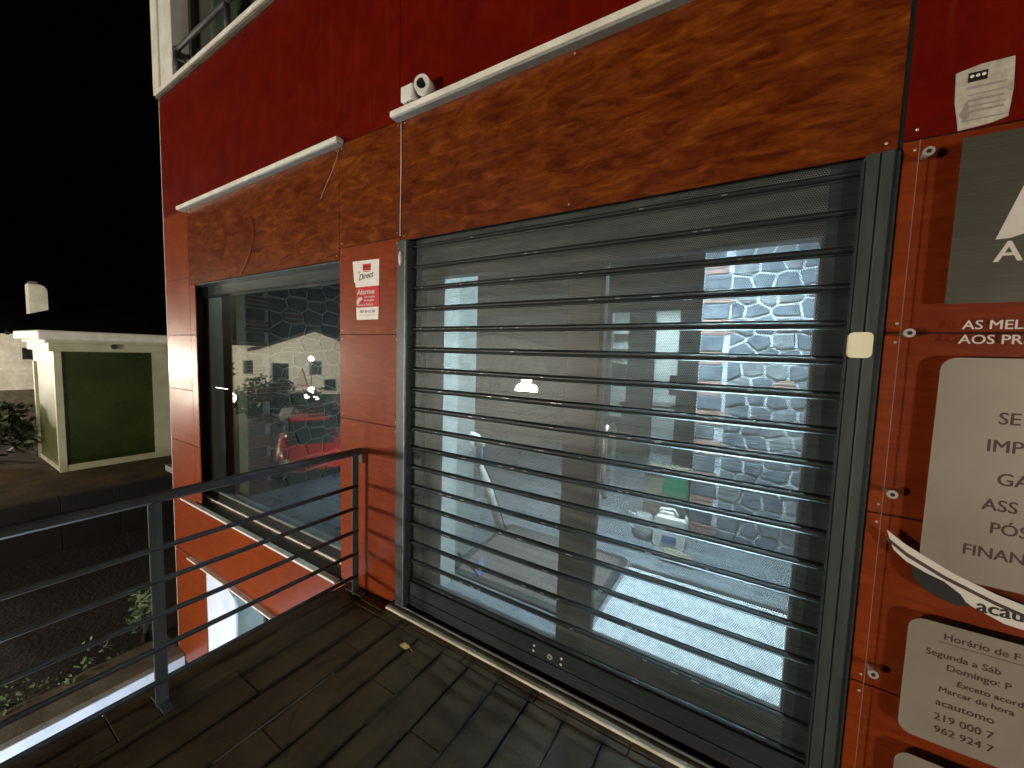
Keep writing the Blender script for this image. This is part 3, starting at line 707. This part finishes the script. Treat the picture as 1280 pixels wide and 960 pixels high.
MB().poly([(-1.60, .66), (-1.47, .50), (-1.46, .43), (-1.53, .47)], .068, .082, 'z').build('blue_foot', 'blue_plastic', t)

# things by the stone wall
t = thing('storage_box', 'beige box with a green cloth over its corner beside the stone wall', 'box', (-.55, 1.95, .05))
MB().box(-.74, -.40, 1.86, 2.16, .052, .56, c=.006).build('box_body', 'cardboard', t)
MB().box(-.75, -.39, 1.85, 2.17, .561, .59, c=.004).build('box_lid', 'cardboard', t)
tag(MB().poly([(-.56, .60), (-.40, .60), (-.38, .47), (-.42, .40), (-.50, .42), (-.55, .40), (-.58, .46)], 1.834, 1.848).build('cloth', 'green_cloth'), 'crumpled green cloth hanging over the beige box', 'cloth')
t = thing('canister', 'white plastic canister with handle standing before the beige box', 'canister', (-.47, 1.70, .05))
MB().poly(rrect(-.60, -.36, .052, .30, .04), 1.62, 1.78).build('canister_body', 'white_plastic', t)
MB().tube([(-.58, 1.70, .29), (-.56, 1.70, .345), (-.46, 1.70, .35), (-.43, 1.70, .29)], .014, 8).build('handle', 'white_plastic', t)
MB().tube([(-.40, 1.70, .29), (-.40, 1.70, .335)], .025, 12).build('cap', 'rubber', t)
MB().poly(rrect(-.53, -.42, .10, .16, .01), 1.614, 1.6195).build('blue_label', 'blue_plastic', t)
t = thing('watering_can', 'pale watering can left of the white canister', 'can', (-.72, 1.75, .05))
MB().tube([(-.70, 1.74, .052), (-.70, 1.74, .10), (-.70, 1.74, .24)], .085, 16, r2=.07).build('can_body', 'grey_plastic', t)
MB().tube([(-.76, 1.74, .22), (-.82, 1.74, .24), (-.83, 1.74, .15), (-.78, 1.74, .09)], .010, 8).build('handle', 'white_plastic', t)
tag(MB().box(-.50, -.28, 1.40, 1.52, .052, .115, c=.008).build('wood_block', 'cardboard'), 'short brown block lying on the floor before the stone wall', 'block')
# office furniture seen through the far openings
t = thing('office_desk', 'dark office desk standing in the lit room at the back', 'desk', (-1.1, 5.3, .05))
MB().box(-1.9, -.75, 5.0, 5.6, .76, .80, c=.004).build('desk_top', 'inner_dark', t)
for x in (-1.86, -.82): MB().box(x, x + .04, 5.02, 5.58, .052, .76).build('leg', 'inner_dark', t)
t = thing('monitor', 'dark computer monitor on the desk in the back room', 'monitor', (-1.05, 5.2, .8))
MB().box(-1.13, -.86, 5.10, 5.13, .98, 1.30, c=.005).build('screen', 'ink_black', t)
MB().box(-1.02, -.97, 5.12, 5.15, .82, 1.0).box(-1.08, -.91, 5.05, 5.2, .801, .82).build('monitor_foot', 'ink_black', t)
t = thing('office_shelf', 'pale shelf unit on the back wall of the office', 'shelf', (-2.1, 6.4, 1.6))
for z in (1.45, 1.75, 2.05): MB().box(-2.6, -1.9, 6.35, 6.59, z, z + .03).build('shelf_board', 'inner_wall', t)
tag(MB().box(-2.3, -2.0, 6.38, 6.55, 1.49, 1.70, c=.01).build('file_box', 'ink_grey'), 'grey file box on the office shelf', 'box')

# ------------------------------------------------------------------ lower floor, seen below the deck
lw = MB().box(-4.55, -4.50, .10, .15, -2.9, -.66).box(-3.62, -3.58, .10, .15, -2.9, -.66).build('lower_window', 'alu_frame', B)
box('lower_ledge', 'white_trim', (-4.88, -2.45, -.040, -.001, -.663, -.648), B, c=.002)
box('pane', 'window_glass', (-4.50, -3.62, .12, .126, -2.9, -.66), lw)
tag(MB().poly([(-4.548, -2.9), (-4.548, -.667), (-4.10, -.667), (-4.085, -.74), (-3.98, -.78), (-3.945, -.86), (-3.945, -2.9)], .012, .03).build('display_board', 'lower_white'), 'brightly lit white board with a notched corner in front of the lower window', 'board')
struct(MB().box(-5.28, -1.0, 1.5, 1.6, -2.94, -.68).box(-5.28, -1.0, .16, 1.6, -.70, -.66).build('lower_room_wall', 'lower_grey'))
struct(box('lower_room_floor', 'lower_grey', (-5.28, 2, .16, 1.5, -2.94, -2.901)))
t = thing('lower_room_light', 'lit strip light of the lower room under the deck', 'lamp', (-3.9, .25, -.75))
MB().box(-4.9, -3.6, .18, .26, -.735, -.705).build('light_frame', 'white_trim', t)
MB().box(-4.88, -3.62, .19, .25, -.742, -.736).build('diffuser', 'lower_lamp_glow', t)
t = thing('bollard_light', 'lit bollard lamp on the lower street, hidden under the deck', 'lamp', (-3.0, -1.7, -2.95))
MB().tube([(-3.0, -1.7, -2.95), (-3.0, -1.7, -2.12)], .05, 12).build('pole', 'rail_paint', t)
MB().ball((-3.0, -1.7, -2.0), .13, 18).build('globe', 'bollard_glow', t)
wl = thing('low_wall', 'low concrete wall lit white by the lower shop below the deck edge', 'wall', (-5.35, -1.5, -2.9))
m = MB(); NS = 26
R = random.Random(5)
def lwp(y, k): return [(-5.16 + .02 * R.uniform(-1, 1) * (k == 1), y, -2.94), (-5.15, y, -1.86), (-5.17, y, -1.84), (-5.66 + R.uniform(-.02, .02), y, -1.84 + R.uniform(-.01, .01)), (-5.70, y, -1.94), (-5.70, y, -2.94)][k]
rows = [[lwp(-.005 - i * .16, k) for k in range(6)] for i in range(NS)]
for i in range(NS - 1):
    for k in range(5): m.add([rows[i][k], rows[i][k + 1], rows[i + 1][k + 1], rows[i + 1][k]], [(0, 1, 2, 3)])
m.build('wall_body', 'concrete', wl)
tag(MB().box(-5.148, -5.13, -4.0, -.004, -2.93, -1.875, c=.003).build('wall_lit_face', 'lower_white', wl))  # white face puts the light on this side into the colour

# ------------------------------------------------------------------ plants
def leafy(name, mat, parent, c, r, n, ls, seed, hollow=.3):
    R = random.Random(seed); m = MB()
    cl = [(R.gauss(0, .45), R.gauss(0, .45), R.gauss(0, .4)) for _ in range(max(5, n // 120))]
    for _ in range(n):
        q = R.choice(cl); p = Vector((q[0] + R.gauss(0, .22), q[1] + R.gauss(0, .22), q[2] + R.gauss(0, .2)))
        if p.length > 1.15: continue
        P_ = Vector(c) + Vector((p.x * r[0], p.y * r[1], p.z * r[2]))
        d = Vector((R.gauss(0, 1), R.gauss(0, 1), R.gauss(0, .7))).normalized(); e = d.cross(Vector((R.gauss(0, 1), R.gauss(0, 1), R.gauss(0, 1)))).normalized()
        s = ls * R.uniform(.6, 1.3)
        m.add([P_ - d * s, P_ + e * s * .45, P_ + d * s, P_ - e * s * .45], [(0, 1, 2, 3)])
    return m.build(name, mat, parent, fix=False)
def shrub(label, c, r, n, ls, seed, mat='leaf_dark', name='shrub', cat='shrub', trunk=None, group=None):
    z0 = trunk if trunk is not None else c[2] - r[2]
    t = thing(name, label, cat, (c[0], c[1], z0), group)
    leafy('crown' if name == 'tree' else 'foliage', mat, t, c, r, n, ls, seed)
    R = random.Random(seed); m = MB()
    m.tube([(c[0], c[1], z0), (c[0] + .05, c[1], (z0 + c[2]) / 2), (c[0], c[1], c[2])], .035 * max(r) + .02, 8, r2=.02)
    for k in range(6):
        a = R.uniform(0, 6.28); m.tube([(c[0], c[1], (z0 + c[2]) / 2 + .1 * k * r[2]), (c[0] + .6 * r[0] * math.cos(a), c[1] + .6 * r[1] * math.sin(a), c[2] + R.uniform(-.3, .5) * r[2])], .015 * max(r) + .006, 6, r2=.005)
    m.build('trunk' if name == 'tree' else 'stem', 'bark', t); return t
shrub('dark bush in front of the white house, left of the kiosk', (-14.0, -.55, -.45), (1.1, .85, .65), 1300, .09, 21, trunk=-1.05)
shrub('low dark bush at the left edge of the photo, near the white house', (-13.2, -1.5, -.5), (1.0, .55, .6), 900, .10, 22, trunk=-1.05)
shrub('leafy plant growing up behind the railing post at the building corner', (-5.9, -.13, -1.55), (.22, .2, .40), 260, .045, 23, 'leaf_green', 'plant', 'plant')
pl = thing('creeping_plant', 'sparse creeping plant with pale leaves along the low wall', 'plant', (-5.8, -.6, -1.95))
R = random.Random(9); m = MB(); lfm = MB()
for k in range(7):
    y = -.35 - k * .12; p = [(-5.72 - .1 * R.random(), y, -1.94)]
    for j in range(5): p.append((p[-1][0] + R.uniform(-.05, .08), p[-1][1] - R.uniform(.02, .09), p[-1][2] + R.uniform(-.0, .08)))
    m.tube(p, .006, 5, r2=.003)
    for q in p[1:]:
        for _ in range(5):
            c = Vector(q) + Vector((R.gauss(0, .03), R.gauss(0, .03), R.gauss(0, .03))); d = Vector((R.gauss(0, 1), R.gauss(0, 1), R.gauss(0, 1))).normalized(); e = d.orthogonal().normalized(); s = R.uniform(.018, .04)
            lfm.add([c - d * s, c + e * s * .5, c + d * s, c - e * s * .5], [(0, 1, 2, 3)])
m.build('stem', 'bark', pl); lfm.build('foliage', 'leaf_green', pl, fix=False)

# ------------------------------------------------------------------ kiosk and house beyond
K = thing('kiosk', 'green glazed kiosk with a flat cream roof standing on the pavement at left', 'kiosk', (-12.5, 1.2, -1.05))
kf = MB()
kf.box(-11.56, -11.46, .12, .22, -1.03, 1.36).box(-11.56, -11.46, 1.57, 1.98, -1.03, 1.36).box(-11.55, -11.47, .22, 1.57, -1.03, -.90).box(-13.5, -13.4, .12, .22, -1.03, 1.36).box(-13.4, -11.56, .13, .21, -1.03, -.93)
kf.box(-13.5, -11.565, .12, .22, 1.12, 1.355).build('kiosk_posts', 'kiosk_frame', K)
box('fascia', 'kiosk_frame', (-13.55, -11.42, .06, 2.6, 1.362, 1.53), K, c=.01)
box('roof', 'white_trim', (-13.7, -11.14, -.10, 2.8, 1.58, 1.76), K, c=.02)
box('roof_edge', 'kiosk_frame', (-13.6, -11.3, .0, 2.7, 1.531, 1.579), K)
box('green_panel', 'kiosk_green', (-11.53, -11.50, .22, 1.57, -.90, 1.36), K)
box('side_panel', 'kiosk_olive', (-13.4, -11.56, .16, .18, -.93, 1.12), K)
box('rear_panel', 'kiosk_olive', (-13.5, -11.56, 2.4, 2.45, -1.03, 1.36), K)
MB().tube([(-11.41, .95, 1.48), (-11.36, .95, 1.47)], .05, 10).build('lamp_housing', 'rail_paint', K)
Hs = thing('white_house', 'white rendered house with a small dark window and black roof behind the kiosk', 'house', (-27, 0, -1.05))
box('wall', 'white_plaster', (-33, -25.2, -6, 7, -1.05, 1.80), Hs)
box('plinth', 'concrete', (-25.2, -25.12, -6, 7, -1.05, -.45), Hs)
box('string_course', 'white_trim', (-25.2, -25.14, -6, 7, .35, .43), Hs)
w = MB().box(-25.2, -25.13, 1.35, 2.75, .78, 1.25).build('window', 'alu_frame', Hs)
box('pane', 'car_glass', (-25.13, -25.12, 1.42, 2.70, .83, 1.20), w)
rf = MB(); rf.add([(-25.0, -6.3, 1.80), (-25.0, 7.3, 1.80), (-29.5, 5.0, 3.3), (-29.5, -4.0, 3.3), (-33.6, -6.3, 1.80), (-33.6, 7.3, 1.80)], [(0, 1, 2, 3), (3, 2, 5, 4), (0, 3, 4), (1, 5, 2)])
rfo = rf.build('roof', 'roof_tiles', Hs)
ev = MB()
for i in range(60): ev.tube([(-24.96, -6.2 + i * .225, 1.81), (-25.4, -6.2 + i * .225, 1.95)], .07, 6)
ev.build('eaves_tiles', 'roof_tiles', rfo)['kind'] = 'stuff'
MB().poly([(1.62, 2.65), (2.12, 2.85), (2.12, 3.65), (2.05, 3.80), (1.92, 3.86), (1.62, 3.86)], -25.9, -25.2, 'x').build('chimney', 'white_plaster', rfo)
box('chimney_cap', 'concrete', (-25.95, -25.15, 1.66, 1.86, 3.87, 3.96), rfo)

# ------------------------------------------------------------------ the street behind the photographer (mirrored in the glass)
def street_lamp(loc, zb, label, sp=.27, r=.15, gm='near'):
    t = thing('street_lamp', label, 'street lamp', (loc[0], loc[1], zb), 'three-globe street lamps')
    x, y, z = loc
    MB().tube([(x, y, zb), (x, y, zb + .5), (x, y, zb + .55), (x, y, z - .30)], .07, 12, r2=.035).build('pole', 'rail_paint', t)
    MB().tube([(x, y, zb), (x, y, zb + .12)], .16, 14, r2=.10).build('base', 'rail_paint', t)
    MB().tube([(x - sp, y, z - .16), (x - sp, y, z - .25), (x, y, z - .30), (x + sp, y, z - .25), (x + sp, y, z - .16)], .02, 8).build('bracket', 'rail_paint', t)
    for (dx, dz) in ((-sp, 0), (sp, 0), (0, .30)): MB().ball((x + dx, y, z + dz), r, 20).build('globe', 'lamp_globe_' + gm, t)
    MB().tube([(x, y, z - .30), (x, y, z + .15)], .02, 8).build('finial', 'rail_paint', t)
    return t
street_lamp((-5.9, -8.5, .50), -1.95, 'three-globe street lamp nearest behind the photographer, mirrored in the shutter glass', .2, .17)
street_lamp((-12.4, -3.0, .15), -1.95, 'three-globe street lamp mirrored in the left edge of the display window', .3, .17, 'left')
street_lamp((-15.2, -7.2, -.42), -1.95, 'small three-globe street lamp before the white town houses, mirrored in the display window', .30, .12, 'left')
street_lamp((-22.3, -4.6, .6), -1.95, 'added three-globe street lamp lighting the white houses', .5, .2, 'far')  # unseen lamp added to brighten the white houses
street_lamp((5.6, -6.6, .75), -2.95, 'three-globe street lamp behind the right side of the deck', .22, .15, 'right')

t = thing('fill_lantern', 'added lantern lighting up the gabled white town house across the street', 'lamp', (-26.9, -14.2, -1.95))
MB().tube([(-26.9, -14.2, -1.95), (-26.9, -14.2, .72)], .03, 8).build('pole', 'rail_paint', t)
MB().ball((-26.9, -14.2, .85), .15, 14).build('globe', 'fill_lantern_glow', t)
t = thing('fill_lantern', 'added lantern lighting up the low white house left of the gabled one', 'lamp', (-31.5, -9.2, -1.95))
MB().tube([(-31.5, -9.2, -1.95), (-31.5, -9.2, .72)], .03, 8).build('pole', 'rail_paint', t)
MB().ball((-31.5, -9.2, .85), .15, 14).build('globe', 'fill_lantern_glow', t)

def town_house(name, label, x, y, rz, w, d, h, gable, wins, mat='town_plaster'):
    t = thing(name, label, 'house', (x, y, -1.95)); t.rotation_euler = (0, 0, rz)
    def bl(m, nm, mt, p=t): return m.build(nm, mt, p, local=True)
    bl(MB().box(-w / 2, w / 2, 0, d, 0, h), 'wall', mat)
    if gable: bl(MB().poly([(-w / 2, h), (w / 2, h), (0, h + gable)], .001, d - .001, 'y'), 'gable', mat)
    g = max(gable, .3)
    bl(MB().poly([(-w / 2 - .3, h + .001), (0, h + g), (w / 2 + .3, h + .001), (w / 2 + .3, h + .16), (0, h + g + .2), (-w / 2 - .3, h + .16)], -.2, d + .2, 'y'), 'roof', 'roof_tiles')
    for (wx, wz, ww, wh) in wins:
        f = bl(MB().box(wx - ww / 2, wx + ww / 2, -.05, .0, wz, wz + wh), 'window', 'grey_frame')
        MB().box(wx - ww / 2 + .06, wx + ww / 2 - .06, -.06, -.051, wz + .06, wz + wh - .06).build('pane', 'car_glass', f, local=True)
    return t
ang = math.atan2(.5, .87)
town_house('town_house', 'white gabled town house across the street, mirrored in the display window', -28.5, -15.5, math.radians(118), 8, 6, 3.2, 1.6, [(-2.4, 1.5, .9, 1.1), (0, 1.5, .9, 1.1), (2.3, .3, 1.1, 2.1), (-1.0, .3, .9, .9)])
town_house('town_house', 'low white house left of the gabled one across the street', -33.5, -10.0, math.radians(100), 9, 6, 3.6, 0, [(-3, 1.4, 1, 1.1), (-1, 1.4, 1, 1.1), (1.2, .2, 1, 2.1), (3, 1.4, 1, 1.1)])
town_house('town_house', 'long cream house at the far end of the street behind the photographer', -19, -26, math.radians(150), 14, 6, 3.8, 1.4, [(-5, 1.5, 1, 1.2), (-2.5, 1.5, 1, 1.2), (0, .2, 1.1, 2.1), (2.5, 1.5, 1, 1.2), (5, 1.5, 1, 1.2)])
shrub('round dark tree beside the road in front of the white houses', (-19.6, -7.6, -.9), (1.3, 1.2, 1.1), 2400, .12, 31, name='tree', cat='tree', trunk=-1.95)
shrub('tall loose tree left of the white houses', (-23.5, -6.4, .1), (1.2, 1.2, 1.7), 2400, .16, 32, name='tree', cat='tree', trunk=-1.95)
shrub('dense dark hedge bush beside the red car', (-13.6, -6.5, -1.0), (.9, .8, 1.0), 1800, .09, 33, trunk=-1.95)
# warning sign
t = thing('traffic_sign', 'white triangular warning sign on a grey pole by the road', 'sign', (-20, -9.6, -1.95))
MB().tube([(-20, -9.6, -1.95), (-20, -9.6, .2)], .03, 8).build('pole', 'galvanised', t)
MB().poly([(-20.45, -.35), (-19.55, -.35), (-20, .42)], -9.57, -9.56).build('sign_face', 'ink_white', t)
MB().poly([(-20.55, -.41), (-19.45, -.41), (-20, .53)], -9.60, -9.575).build('sign_border', 'sticker_red', t)

def car(label, x, y, z, rz, paint, lit=False):
    t = thing('parked_car', label, 'car', (x, y, z)); t.rotation_euler = (0, 0, rz)
    def loft(secs, n=14):
        m = MB(); k = 0; N = len(secs)
        vs = []
        for (sx, hw, zl, zh) in secs:
            for j in range(n):
                a = 2 * math.pi * j / n; c, s_ = math.cos(a), math.sin(a)
                vs.append((sx, hw * math.copysign(abs(c) ** .55, c), (zl + zh) / 2 + (zh - zl) / 2 * math.copysign(abs(s_) ** .6, s_)))
        fs = [[i * n + j, i * n + (j + 1) % n, (i + 1) * n + (j + 1) % n, (i + 1) * n + j] for i in range(N - 1) for j in range(n)]
        fs += [list(range(n))[::-1], [(N - 1) * n + j for j in range(n)]]
        return m.add(vs, fs, 0, True)
    loft([(-2.05, .55, .42, .70), (-1.98, .76, .30, .86), (-1.5, .84, .24, .95), (-.6, .87, .22, .96), (.6, .87, .22, .93), (1.3, .85, .24, .86), (1.85, .76, .28, .74), (2.05, .55, .36, .60)]).build('body', paint, t, local=True)
    loft([(-1.65, .60, .90, 1.0), (-1.2, .68, .88, 1.36), (-.6, .70, .88, 1.45), (.2, .69, .88, 1.43), (.75, .66, .86, 1.18), (1.15, .60, .84, .92)]).build('cabin', 'car_glass', t, local=True)
    MB().poly([(-1.25, 1.345), (-.6, 1.447), (.15, 1.44), (.35, 1.39), (.15, 1.46), (-.6, 1.472), (-1.3, 1.37)], -.52, .52, 'y').build('roof', paint, t, local=True)
    for wx in (-1.25, 1.25):
        for s_ in (-1, 1):
            o = MB().tube([(wx, s_ * .68, .31), (wx, s_ * .88, .31)], .31, 18).build('wheel', 'rubber', t, local=True)
            MB().tube([(wx, s_ * .882, .31), (wx, s_ * .892, .31)], .19, 14).build('rim', 'galvanised', o, local=True)
    for s_ in (-1, 1):
        MB().ball((1.92, s_ * .58, .60), .13, 10, sc_=(.6, 1.2, .6)).build('headlight', 'white_plastic', t, local=True)
        MB().ball((-1.97, s_ * .62, .74), .10, 10, sc_=(.5, 1.2, .8)).build('tail_light', 'tail_glow' if lit else 'sticker_red', t, local=True)
    if lit: MB().box(-2.07, -2.03, .30, .60, .62, .67).build('indicator', 'indicator_glow', t, local=True)
    MB().box(-2.08, -2.05, -.26, .26, .45, .56).build('number_plate', 'ink_white', t, local=True)
    return t
car('bright red car parked on the road, mirrored in the display window', -11.3, -4.8, -1.95, math.radians(30), 'car_red', True)
car('white car parked farther down the road near the warning sign', -18.2, -8.6, -1.95, math.radians(35), 'car_white')
car('silver car parked behind the red car under the near street lamp', -12.5, -7.2, -1.95, math.radians(62), 'car_silver')
